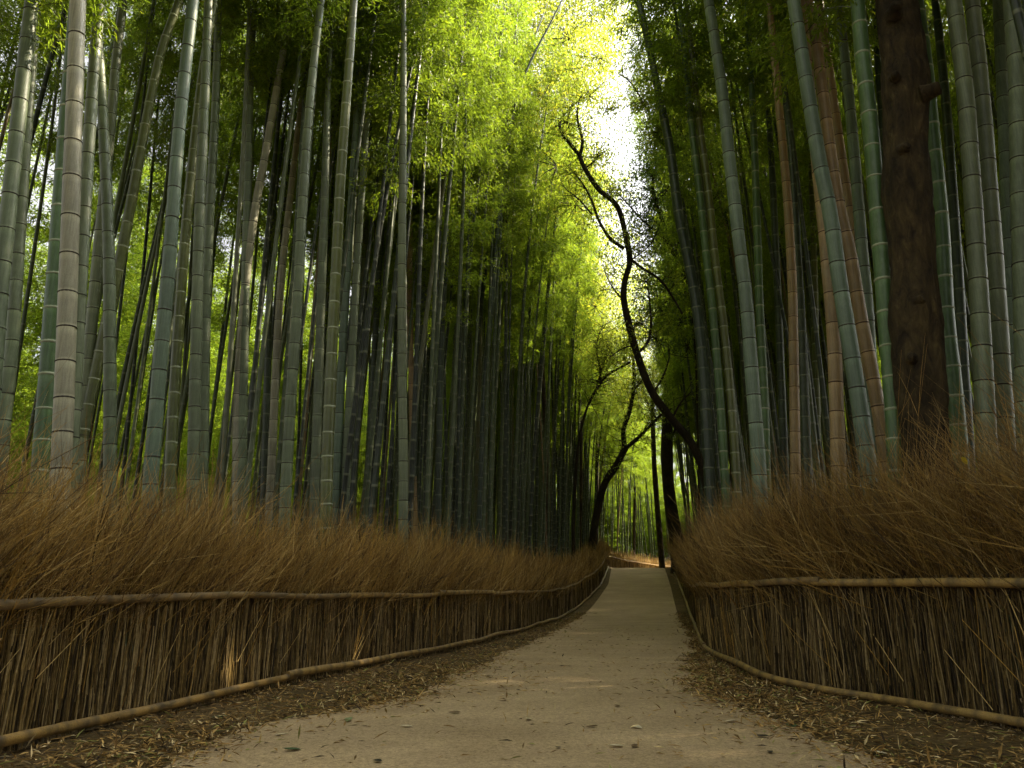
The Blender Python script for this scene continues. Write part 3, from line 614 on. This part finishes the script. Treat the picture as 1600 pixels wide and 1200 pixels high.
for x, y, iv in ind:
    k, e, sc, lean, phi, s = pose(x, y)
    px = proj((x, y, gz(y) + 3))[0]; left = x < LL.x_at(y)
    kx, kd, short, kl = min([q for q in KEYED if q[3] == left], key=lambda q: abs(q[0] - px))
    side = "left" if px < kx else "right"
    base = f"{'slim' if s < .66 else 'sturdy' if s > .82 else 'shaded'} culm behind and {side} of {short}" if y < 24 else f"{'upright' if lean < .045 else 'leaning'} far culm behind and {side} of {short}"
    n_ = used.get(base, 0); used[base] = n_ + 1
    lab = ["", "next ", "third ", "fourth ", "fifth ", "sixth ", "seventh ", "eighth ", "ninth ", "tenth ", "eleventh ", "twelfth ", "thirteenth ", "fourteenth ", "fifteenth ", "sixteenth ", "seventeenth ", "eighteenth ", "nineteenth ", "twentieth "][min(n_, 19)] + base
    r = thing("bamboo", (x, y, gz(y)), lab, "bamboo", GROUP_L if left else GROUP_R)
    r.rotation_euler = e; r.scale = sc
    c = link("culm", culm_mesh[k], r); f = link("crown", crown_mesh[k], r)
    PROTO_C.setdefault(k, c); PROTO_F.setdefault(k, f)

def grove(name, P, label, low=False):
    n = len(P); co, ro, sc, va = [], [], [], []
    for x, y, _ in P:
        k, e, s, *_ = pose(x, y); co.append((x, y, gz(y) - ((U(1.5, 8.6) if y > 92 else U(-.5, 9.5)) if low else 0))); ro.append(tuple(e)); sc.append(((2.4, 2.4, .9) if y > 92 else (1.6, 1.6, 1.1)) if low else s); va.append(k)
    m = bpy.data.meshes.new(name); m.from_pydata(co, [], [])
    for nm, ty, arr, f in (("turn", 'FLOAT_VECTOR', ro, "vector"), ("size", 'FLOAT_VECTOR', sc, "vector"), ("form", 'INT', va, "value")):
        a = m.attributes.new(nm, ty, 'POINT'); a.data.foreach_set(f, np.array(arr).ravel())
    o = link(name, m); tag(o, label, "bamboo grove", kind="stuff")
    if low: o["category"] = "undergrowth"
    g = bpy.data.node_groups.new(name, 'GeometryNodeTree')
    g.interface.new_socket("Geometry", in_out='INPUT', socket_type='NodeSocketGeometry'); g.interface.new_socket("Geometry", in_out='OUTPUT', socket_type='NodeSocketGeometry')
    gi = g.nodes.new("NodeGroupInput"); go = g.nodes.new("NodeGroupOutput"); jn = g.nodes.new("GeometryNodeJoinGeometry")
    def na(nm, ty):
        q = g.nodes.new("GeometryNodeInputNamedAttribute"); q.data_type = ty; q.inputs[0].default_value = nm; return q.outputs[0]
    rot, siz, frm = na("turn", 'FLOAT_VECTOR'), na("size", 'FLOAT_VECTOR'), na("form", 'INT')
    for k in range(VAR):
        cmp_ = g.nodes.new("FunctionNodeCompare"); cmp_.data_type = 'INT'; cmp_.operation = 'EQUAL'
        g.links.new(frm, cmp_.inputs[2]); cmp_.inputs[3].default_value = k
        for src in ((PROTO_F[k],) if low else (PROTO_C[k], PROTO_F[k])):
            oi = g.nodes.new("GeometryNodeObjectInfo"); oi.transform_space = 'ORIGINAL'; oi.inputs[0].default_value = src; oi.inputs["As Instance"].default_value = True
            ip = g.nodes.new("GeometryNodeInstanceOnPoints")
            g.links.new(gi.outputs[0], ip.inputs["Points"]); g.links.new(cmp_.outputs[0], ip.inputs["Selection"]); g.links.new(oi.outputs["Geometry"], ip.inputs["Instance"])
            g.links.new(rot, ip.inputs["Rotation"]); g.links.new(siz, ip.inputs["Scale"]); g.links.new(ip.outputs[0], jn.inputs[0])
    g.links.new(jn.outputs[0], go.inputs[0])
    md = o.modifiers.new("instances", 'NODES'); md.node_group = g
    return o
grove("bamboo_grove", [p for p in rest if p[0] < LL.x_at(min(p[1], 60))], "dense far bamboo of the left grove beyond the separate culms")
grove("bamboo_grove", [p for p in rest if p[0] >= LL.x_at(min(p[1], 60))], "dense far bamboo of the right grove and beyond the crest")

U_ = []
for _ in range(4200):
    y = U(10, 150); x = U(-75, 95)
    fd = LL.x_at(min(y, 60)) - x if x < 0 else x - RL.x_at(min(y, 62))
    if abs(x) < .8 * y + 10 and ((y > 92 and rng.random() < .34) or (fd > 15.5 and (fd < 38) and rng.random() < .75)): U_.append((x, y, True))
grove("undergrowth", U_, "leafy green undergrowth closing the view deep inside the grove", low=True)

# ------------------------------------------------------------------ broadleaf trees
def limb(mb, pix, d, w0, w1, n=None, dd=0.0, rough=.06):
    P = np.array([at(px, py, d + dd * i / max(1, len(pix) - 1)) for i, (px, py) in enumerate(pix)])
    L = smoothline(P, n or max(12, len(pix) * 5)); wpx = np.linspace(w0, w1, len(L)); dist = L[:, 1] * math.cos(PITCH) + (L[:, 2] - EYE) * math.sin(PITCH)
    g_ = rng.normal(0, 1, len(L) + 8); g_ = np.convolve(g_, [.1, .2, .4, .2, .1], 'same')[4:-4]
    R = wpx / F * dist / 2 * (1 + rough * g_ * 1.3)
    return L, R
def tree(name, label, cat, bark, leafm, d, trunk, limbs, clumps, nl=900, lsize=.10, sides=10, twigs=2):
    L, R = limb(None, trunk[0], d, trunk[1], trunk[2])
    b = L[0].copy(); ground = gz(d); b[2] = ground
    root = thing(name, tuple(b), label, cat)
    L = np.vstack([[L[0][0], L[0][1], ground - .2], L]); R = np.r_[R[0] * 1.25, R]
    if sides > 20: L2 = smoothline(L, 160); R = np.interp(np.linspace(0, 1, 160), np.linspace(0, 1, len(R)), R); L = L2
    m = MB(); tubes(m, (L - b)[None], R[None], sides)
    if sides > 20:                                   # burls and fluting of the bark
        v = m.v[0]; ax = np.repeat(L - b, sides, axis=0); o_ = v - ax; an = np.arctan2(o_[:, 1], o_[:, 0]); z = v[:, 2]
        f = 1 + .05 * np.sin(3 * an + z * 1.3) + .045 * np.sin(5 * an - z * 2.1 + 1) + .03 * np.sin(2 * an + z * 5.3) * np.sin(z * 2.7 + an) + .018 * np.sin(9 * an + z * 9) * np.sin(z * 7.3 - 2 * an) + rng.normal(0, .012, len(v)) + .03 * np.sin(14 * an + 2.2 * np.sin(z * 1.9) + z)
        m.v[0] = ax + o_ * f[:, None]
    link("trunk", m.mesh("trunk", bark), root)
    for pix, w0, w1, dd in limbs:
        Lx, Rx = limb(None, pix, d, w0, w1, dd=dd); m = MB(); tubes(m, (Lx - b)[None], Rx[None], 7); link("limb", m.mesh("limb", bark), root)
    if clumps:
        m = MB(); tw, lp = [], []
        for pix, w0, w1, dd in limbs + [(trunk[0][len(trunk[0]) // 2:], 0, 0, 0)]:
            Lx, _ = limb(None, pix, d, w0, w1, dd=dd)
            for q in Lx[2:]:
                for _ in range(twigs if rng.random() < abs(twigs) else 0) if twigs >= 1 else range(int(rng.random() < twigs)):
                    v = rng.normal(0, 1, 3) * np.array([1, .8, .6]) + np.array([0, 0, .55]); v /= np.linalg.norm(v); ln = U(.5, 1.5) * (d / 30) ** .5; h = np.linspace(0, 1, 6)[:, None]
                    pts_ = q - b + v * ln * h + np.cumsum(rng.normal(0, .06, (6, 3)), 0) * h; tw.append(pts_)
                    for e_ in (3, 4, 5): lp.append(pts_[e_] + rng.normal(0, .16, (9, 3)))
        if not tw: tw = [np.zeros((6, 3)) + np.linspace(0, .1, 6)[:, None]]; lp = [np.zeros((1, 3))]
        tw = np.array(tw); tubes(m, tw, np.broadcast_to(np.linspace(.013, .004, 6), tw.shape[:2]) * (d / 25), 4, np.full((len(tw), 3), .2), mat=1)
        lp = np.concatenate(lp); n = len(lp); nn = unit(n); nn[:, 2] = np.abs(nn[:, 2]) + .6
        leaves(m, lp, rng.normal(0, 1, (n, 3)) + np.array([0, 0, -.5]), nn, lsize * U(.7, 1.3, n), lsize * U(.38, .6, n), U(.6, 1.35, n)[:, None] * np.ones((1, 3)), fold=.12)
        for (px, py, dd, rad, dens) in clumps:
            c = at(px, py, d + dd) - b; n = int(1.9 * nl * dens * rad * rad / 2)
            nsp = max(4, n // 14); sp = unit(nsp) * (U(.05, 1, nsp) ** .5)[:, None] * np.array([rad * 1.2, rad * 1.2, rad * .8]) + c
            sp = sp[rng.integers(0, nsp, n)] + rng.normal(0, .15 * max(1, lsize / .1), (n, 3)) * np.array([1.3, 1.3, .5])
            D = rng.normal(0, 1, (n, 3)) + np.array([0, 0, -.5]); nn = unit(n); nn[:, 2] = np.abs(nn[:, 2]) + .6
            leaves(m, sp, D, nn, lsize * U(.7, 1.3, n), lsize * U(.38, .62, n), np.clip(U(.6, 1.35, n)[:, None] * np.where(rng.random((n, 1)) < .2, np.array([[1.35, 1.08, .7]]), 1.0), 0, 2), fold=.12)
            nt_ = 14; e = unit(nt_) * rad * .8; h = np.linspace(0, 1, 4)[None, :, None]
            tubes(m, c + e[:, None, :] * h + rng.normal(0, .08, (nt_, 4, 3)) * h, np.broadcast_to(np.array([.02, .015, .01, .004]), (nt_, 4)), 3, np.full((nt_, 3), .2), mat=1)
        link("crown", m.mesh("crown", [leafm, bark], smooth=False), root)
    return root
# thick brown trunk among the right bamboos
TD = 8.3
tr = tree("broadleaf_tree", "thick brown tree trunk with knots standing among the right bamboos", "tree", BARK, DARK_LEAF, TD,
     ([(1452, 800), (1447, 720), (1441, 640), (1436, 560), (1430, 470), (1426, 400), (1419, 300), (1416, 240), (1414, 170), (1410, 100), (1404, 40), (1400, -20), (1394, -150), (1385, -330)], 72, 56),
     [([(1394, -150), (1340, -300), (1290, -470)], 34, 14, .5), ([(1388, -280), (1430, -420), (1500, -560)], 34, 12, -.5)],
     [(1320, -560, .5, 1.6, 1), (1420, -640, 0, 1.8, 1), (1530, -640, -.5, 1.5, 1)], nl=1600, lsize=.1, sides=28, twigs=0)
def knob(pix, r, name, ln, direction, mat=BARK, hollow=None):
    c = at(pix[0], pix[1], TD - .22); b = np.array(tr.location)
    d = np.array(direction, float); d /= np.linalg.norm(d); h = np.array([-.25, 0, .35, .7, .95, 1.0, 1.0])
    rr = np.array([1.5, 1.25, 1.08, 1.0, .92, .8, .45]) * r
    m = MB(); P = c + d * (h * ln)[:, None] - b; P[-1] -= d * ln * .25; tubes(m, P[None], rr[None], 14, cap=True); o = link(name, m.mesh(name, mat), tr)
    if hollow:
        m = MB(); hh = np.array([.72, .86, 1.003]); P = c + d * (hh * ln)[:, None] - b; tubes(m, P[None], (np.array([.05, .4, .62]) * r)[None], 12); link("knot_hole", m.mesh("knot_hole", BARK_DARK), o)
knob((1447, 146), .085, "branch_stub", .16, (.75, -.6, .1), hollow=True)
knob((1397, 20), .075, "branch_stub", .13, (-.1, -1, .25), hollow=True)
knob((1412, 233), .06, "bark_knot", .07, (0, -1, .1))
knob((1436, 470), .055, "bark_knot", .06, (.3, -1, .1)); knob((1424, 560), .05, "bark_knot", .05, (-.3, -1, 0)); knob((1398, 120), .05, "bark_knot", .06, (-.4, -1, 0))
# the curved dark tree over the path
tree("curved_tree", "dark tree with a long snaking trunk arching left over the far path", "tree", BARK_DARK, TREE_LEAF, 23,
     ([(1112, 880), (1110, 800), (1099, 737), (1080, 692), (1050, 655), (1020, 615), (1001, 570), (986, 520), (975, 470), (976, 440), (984, 408), (977, 365), (964, 322), (935, 295), (912, 260), (905, 240)], 14.5, 7),
     [([(1020, 615), (1034, 592), (1044, 566), (1046, 545)], 4, 1.5, .4), ([(984, 408), (1000, 396), (1016, 382), (1028, 360)], 3, 1, -.4), ([(976, 470), (962, 456), (948, 432), (942, 410)], 3, 1, .5), ([(1050, 655), (1062, 632), (1080, 612)], 4, 1.5, -.4), ([(990, 540), (972, 545), (950, 560)], 3, 1, .5),
      ([(906, 243), (892, 226), (878, 208), (875, 190), (890, 170), (903, 158)], 7, 2, .6), ([(907, 240), (910, 220), (904, 195), (902, 172), (908, 150)], 6, 2, -.5),
      ([(975, 388), (953, 372), (936, 345), (924, 312), (908, 284), (890, 262)], 6, 2, .5), ([(985, 405), (1005, 420), (1032, 438), (1052, 466), (1066, 490)], 5, 3, -.6), ([(992, 555), (1010, 538), (1017, 510), (1015, 470), (1010, 430)], 5, 2, .8),
      ([(925, 335), (905, 312), (885, 296), (876, 282)], 3, 1, .8), ([(916, 262), (930, 250), (945, 236)], 3, 1, .4)],
     [(885, 190, .5, 1.9, 1), (870, 260, 1.2, 1.8, .9), (850, 150, 1.5, 1.9, .9), (895, 110, 1.5, 1.9, .9), (930, 250, .5, .9, .8), (920, 150, 0, 1.2, 1.1), (900, 320, 1.5, 1.2, 1), (935, 90, .3, 1.0, 1), (950, 170, .2, .6, .8), (955, 300, .6, .6, .6), (890, 60, .3, 1.3, 1)], nl=620, lsize=.1, twigs=.6)
tree("broadleaf_tree", "black upright tree trunk with crooked limbs right of the path crest", "tree", BARK_DARK, DARK_LEAF, 51,
     ([(1060, 880), (1056, 840), (1048, 790), (1043, 740), (1042, 680), (1045, 620), (1047, 565), (1050, 530), (1054, 490)], 22, 12),
     [([(1049, 550), (1068, 563), (1080, 582), (1083, 600), (1068, 613), (1056, 635)], 8, 6, -.6), ([(1052, 540), (1056, 510), (1066, 492)], 9, 4, .3), ([(1046, 600), (1035, 570), (1030, 545), (1022, 520)], 4, 2, .6), ([(1048, 545), (1032, 520), (1025, 500)], 4, 1.5, -.6), ([(1044, 700), (1060, 660), (1085, 630)], 4, 2, -.4)],
     [(1030, 490, .5, 1.6, 1), (1060, 470, 1, 1.8, 1.1), (1010, 520, 1.2, 1.2, .9), (1075, 520, 1, 1.3, .9), (1040, 430, 1, 1.5, 1), (1000, 460, 2, 1.5, .8)], nl=900, lsize=.13)
tree("broadleaf_tree", "crooked forked dark tree left of the path crest leaning right", "tree", BARK_DARK, TREE_LEAF, 46,
     ([(921, 880), (926, 850), (932, 805), (944, 758), (963, 727), (977, 700)], 15, 10),
     [([(976, 702), (974, 672), (984, 642), (990, 605), (990, 570), (986, 535)], 8, 4, .5), ([(976, 702), (1000, 681), (1020, 661), (1034, 647)], 7, 4, -.8), ([(989, 612), (1000, 598), (1008, 590)], 3, 1.5, .2)],
     [(985, 520, .5, 1.6, .9), (950, 540, 1.5, 1.6, .9), (1010, 600, 1.5, 1.2, .8), (960, 610, 2, 1.6, .9)], nl=800, lsize=.13)
tree("broadleaf_tree", "thin dark branching tree in the left grove before the forked one", "tree", BARK_DARK, TREE_LEAF, 37,
     ([(896, 880), (897, 800), (902, 710), (913, 650), (930, 612), (950, 586), (985, 566)], 6, 3),
     [([(937, 602), (938, 580), (932, 548), (935, 525), (942, 508)], 3, 1.5, .3), ([(930, 612), (942, 570), (950, 540)], 2, 1, .5)],
     [(930, 480, 1, 1.7, .9), (890, 430, 2, 1.8, .9), (960, 560, 1, 1.2, .8), (900, 540, 2, 1.5, .8)], nl=800, lsize=.13)
tree("slender_tree", "slender grey-brown tree trunk at the path crest before the sunlit grove", "tree", BARK, TREE_LEAF, 60,
     ([(1035, 890), (1031, 840), (1026, 780), (1022, 720), (1020, 660), (1019, 600)], 10, 6), [([(1020, 650), (1008, 620), (1000, 600)], 3, 1, .5)],
     [(1015, 600, 0, 2.6, .8), (985, 640, 2, 2.2, .8), (1040, 560, 1, 2.4, .8)], nl=500, lsize=.17)
tree("slender_tree", "thin straight trunk in the sunlit gap beyond the path crest", "tree", BARK, TREE_LEAF, 78,
     ([(991, 880), (991, 820), (992, 760), (990, 700), (990, 640)], 5, 3), [],
     [(985, 690, 0, 2.4, .8), (965, 640, 1, 2.6, .8), (1005, 730, 1, 2.0, .8), (960, 740, 2, 2.0, .7)], nl=450, lsize=.18)
tree("broadleaf_tree", "crooked twisting tree limb rising behind the right bamboos into the sky gap", "tree", BARK_DARK, DARK_LEAF, 27,
     ([(1098, 880), (1096, 760), (1093, 640), (1088, 530), (1078, 455), (1063, 412), (1048, 386), (1037, 350), (1026, 322), (1020, 292), (1023, 268), (1036, 254), (1050, 245)], 13, 4),
     [([(1022, 285), (1016, 262), (1020, 240), (1012, 220)], 3, 1, .4), ([(1025, 315), (1040, 300), (1056, 282)], 2, 1, -.4), ([(1050, 390), (1030, 365), (1005, 345), (975, 312), (962, 300)], 4, 2, .8), ([(1036, 253), (1046, 258), (1052, 268)], 3, 1, .2)],
     [(1040, 300, .6, 1.2, .5), (1015, 360, 1.2, 1.3, .6), (990, 390, 1.6, 1.3, .6), (1060, 380, 1, 1.4, .7), (1060, 240, .5, 1.2, .6), (1030, 480, .5, 1.1, 1), (1062, 500, .8, 1.0, 1), (1008, 440, .6, .9, .9), (1045, 430, .3, .9, .9), (1075, 540, 1, .8, .9), (1000, 505, 1, .8, .9), (1025, 530, .8, .7, .8)], nl=750, lsize=.12)
tree("broadleaf_tree", "leafy tree with thin arching branches behind the lone leaning dark bamboo", "tree", BARK_DARK, TREE_LEAF, 21,
     ([(1150, 880), (1142, 700), (1130, 500), (1112, 340), (1090, 265), (1070, 240), (1045, 215), (1022, 190), (1004, 158), (985, 128), (968, 116)], 9, 2),
     [([(1085, 260), (1070, 215), (1055, 190), (1050, 160)], 4, 1, -.4), ([(1060, 230), (1040, 228), (1020, 212)], 3, 1, .4), ([(1120, 390), (1100, 300), (1080, 262), (1060, 245)], 4, 2, .5)],
     [(1040, 140, .5, 1.0, 1), (1075, 110, .8, 1.2, 1.2), (1008, 160, .3, .5, .9), (1060, 200, .8, .9, 1), (1100, 190, .6, 1.2, 1.2), (1028, 205, .3, .55, .9), (1050, 60, .6, 1.0, 1)], nl=1100, lsize=.095)
# yellow-green trees closing the view left of the gap
for d, bx, top, label, cl in (
    (34, 850, 330, "tall yellow-green leafy tree over the left grove edge", [(850, 200, 0, 2.4, .8), (880, 130, .5, 2.2, .7), (830, 290, 1, 2.3, .8), (890, 260, 1, 2.0, .8), (850, 370, 1, 2.2, .8), (905, 90, 0, 1.8, .8), (830, 70, 0, 2.3, 1), (870, 25, .5, 2.2, 1), (925, 25, .5, 1.8, .9), (795, 20, 1, 2.2, 1), (790, 120, 1, 2.2, 1), (850, -60, 0, 2.4, 1), (930, -50, 0, 2.2, 1), (962, 5, .5, 1.5, .5), (985, 35, .3, 1.0, .4), (945, 60, .6, 1.2, .6)]),
    (44, 905, 400, "bright yellow-green tree left of the sky gap behind the snaking trunk", [(900, 330, 0, 2.6, .8), (930, 390, 0, 2.4, .8), (880, 420, .5, 2.6, .8), (940, 300, 1, 1.9, .7), (910, 480, 0, 2.4, .8), (945, 450, 1, 2.2, .8)]),
    (63, 930, 560, "far yellow-green tree filling the gap under the arching trunk", [(960, 520, 0, 2.8, .8), (990, 480, 0, 2.6, .7), (940, 580, 1, 2.6, .8), (1000, 560, 1, 2.6, .7), (1030, 500, 2, 2.4, .7), (1000, 430, 2, 2.2, .6)])):
    tree("broadleaf_tree", label, "tree", BARK, TREE_LEAF, d, ([(bx, 885), (bx + 3, 700), (bx - 4, 520), (bx, top)], 9 if d < 40 else 6, 4), [([(bx - 1, top + 120), (bx + 20, top + 40), (bx + 35, top - 20)], 4, 2, .5)], cl, nl=900, lsize=.14, twigs=1)

# ------------------------------------------------------------------ leaf litter and single fallen leaves
PAL = np.array([[.46, .30, .10], [.32, .19, .055], [.17, .10, .03], [.64, .50, .25], [.05, .032, .014], [.27, .27, .07]])
mb = MB(); P, Wt = [], []
def scatter(n, y0, y1, side):
    y = y0 + (y1 - y0) * U(0, 1, n) ** 1.25
    E, ln = (LE, LL) if side < 0 else (RE, RL)
    e = edge(y, E, 1.0 if side < 0 else 4.0); f = ln.x_at(y)
    u = np.where(rng.random(n) < .8, U(-.12, 1.0, n), U(0, .5, n)) - np.abs(rng.normal(0, .09, n)) - np.where(rng.random(n) < .07, U(0, .8, n), 0)
    return np.stack([e + (f - e) * u, y], 1), u
for side in (-1, 1):
    for n, a, b_ in ((9500, 2.2, 12), (5500, 8, 30)):
        q, u = scatter(int(n * 1.5), a, b_, side)
        drift = .5 + .5 * np.sin(q[:, 0] * 2.9 + 1.3 * np.sin(q[:, 1] * 1.7)) * np.sin(q[:, 1] * 2.3 + q[:, 0] * 1.1)
        keep = rng.random(len(q)) < .25 + .75 * drift; P.append(q[keep]); Wt.append(u[keep])
q = np.stack([U(-3, 4.0, 1500), 2.5 + 20 * U(0, 1, 1500) ** 1.4], 1); e1, e2 = edge(q[:, 1], LE, 1.0), edge(q[:, 1], RE, 4.0)
q = q[(q[:, 0] > e1) & (q[:, 0] < e2)]; P.append(q)
P = np.concatenate(P); n = len(P); P3 = np.concatenate([P, (gz(P[:, 1]) + .013 + U(0, .018, n) ** 1.0)[:, None]], 1)
D = unit(n); D[:, 2] = np.abs(D[:, 2]) * .28; nn = unit(n) * .45; nn[:, 2] = 1
leaves(mb, P3, D, nn, .03 + .11 * U(0, 1, n) ** 1.8, U(.007, .02, n), pick_cols(n, PAL, [.28, .24, .16, .12, .12, .08], .3), fold=.2)
tag(mb.obj("leaf_litter", LITTER, smooth=False), "scattered dry bamboo leaves along both verges of the path", "leaf litter", kind="stuff")
def leaf(px, py, size, c, label, yaw, p3=None, tilt=.12, name="fallen_leaf", group="fallen leaves lying on the path"):
    if p3 is None: x, y = onground(px, py); p3 = (x, y, gz(y) + .016)
    m = MB(); n = 7; t = np.linspace(0, 1, n); wd = .24 * size * np.sin(np.pi * t ** .8) ** .9 + .0015; z = .10 * size * (t - .5) ** 2 * 2
    V = np.concatenate([np.stack([(t - .5) * size, wd, z + wd * .35], 1), np.stack([(t - .5) * size, 0 * t, z], 1), np.stack([(t - .5) * size, -wd, z + wd * .3], 1)])
    a = np.arange(n - 1); m.add(V, quads=np.concatenate([np.stack([a + n, a + n + 1, a + 1, a], 1), np.stack([a + 2 * n, a + 2 * n + 1, a + n + 1, a + n], 1)]), col=c)
    o = m.obj(name, LITTER); o.location = p3; o.rotation_euler = (U(-tilt, tilt), U(-tilt, tilt), yaw); tag(o, label, "leaf", group); return o
PL = (.62, .53, .35); BR = (.13, .08, .035); DK = (.03, .025, .015); GR = (.05, .085, .03)
leaf(1507, 720, .085, (.62, .48, .03), "yellow leaf caught high in the right brush", .4, p3=at(1507, 720, 6.75), tilt=.9, group="leaves caught in the fences")
leaf(267, 1078, .085, (.42, .33, .17), "pale leaf standing on the left bottom rail", .9, p3=at(267, 1080, 7.35), tilt=1.2, group="leaves caught in the fences")
for px, py, sz, c, lab in (
    (1142, 1131, .12, PL, "large pale leaf on the right half of the path near the verge"), (996, 1140, .11, PL, "pale leaf in the middle of the near path"), (962, 1170, .12, PL, "pale leaf at the near end of the path beside a brown one"),
    (992, 1170, .10, BR, "brown leaf beside the pale one at the near path end"), (964, 1106, .10, BR, "small brown curled leaf in the middle of the path"), (1237, 1138, .17, GR, "dark green leaf at the right edge of the path"),
    (1190, 1154, .11, DK, "dark leaf on the path left of the green one"), (1204, 1180, .08, DK, "small black leaf scrap low on the right of the path"), (925, 1139, .10, BR, "brown leaf left of the pale mid path leaf"),
    (872, 1172, .06, DK, "tiny black scrap near the bottom of the path"), (590, 1194, .09, DK, "black leaf scrap at the bottom left of the path"), (826, 1127, .11, PL, "pale leaf on the left half of the path"),
    (635, 1139, .10, PL, "pale greenish leaf near the left verge"), (544, 1129, .14, (.2, .24, .1), "greenish leaf clump lying on the left verge"), (440, 1152, .11, PL, "pale leaf on the lower left verge"),
    (390, 1134, .14, (.45, .36, .2), "curled tan leaf on the left verge edge"), (455, 1176, .13, GR, "dark green leaf at the bottom left of the path"), (345, 1124, .16, (.22, .25, .13), "pale green leaf under the left bottom rail"),
    (541, 1069, .12, (.40, .15, .04), "orange leaf on the left verge by the rail"), (764, 1058, .09, BR, "small brown scrap on the left side of the path"), (710, 1117, .12, BR, "brown twig-like leaf on the left half of the path"),
    (1375, 1182, .12, PL, "pale leaf on the dark right verge"), (1338, 1141, .13, (.3, .22, .12), "tan leaf under the right bottom rail"), (1187, 1116, .10, (.4, .32, .2), "tan leaf at the edge of the right verge"), (280, 1168, .12, (.42, .3, .18), "pinkish tan leaf on the lower left verge")):
    leaf(px, py, sz, c, lab, U(0, 6.28))
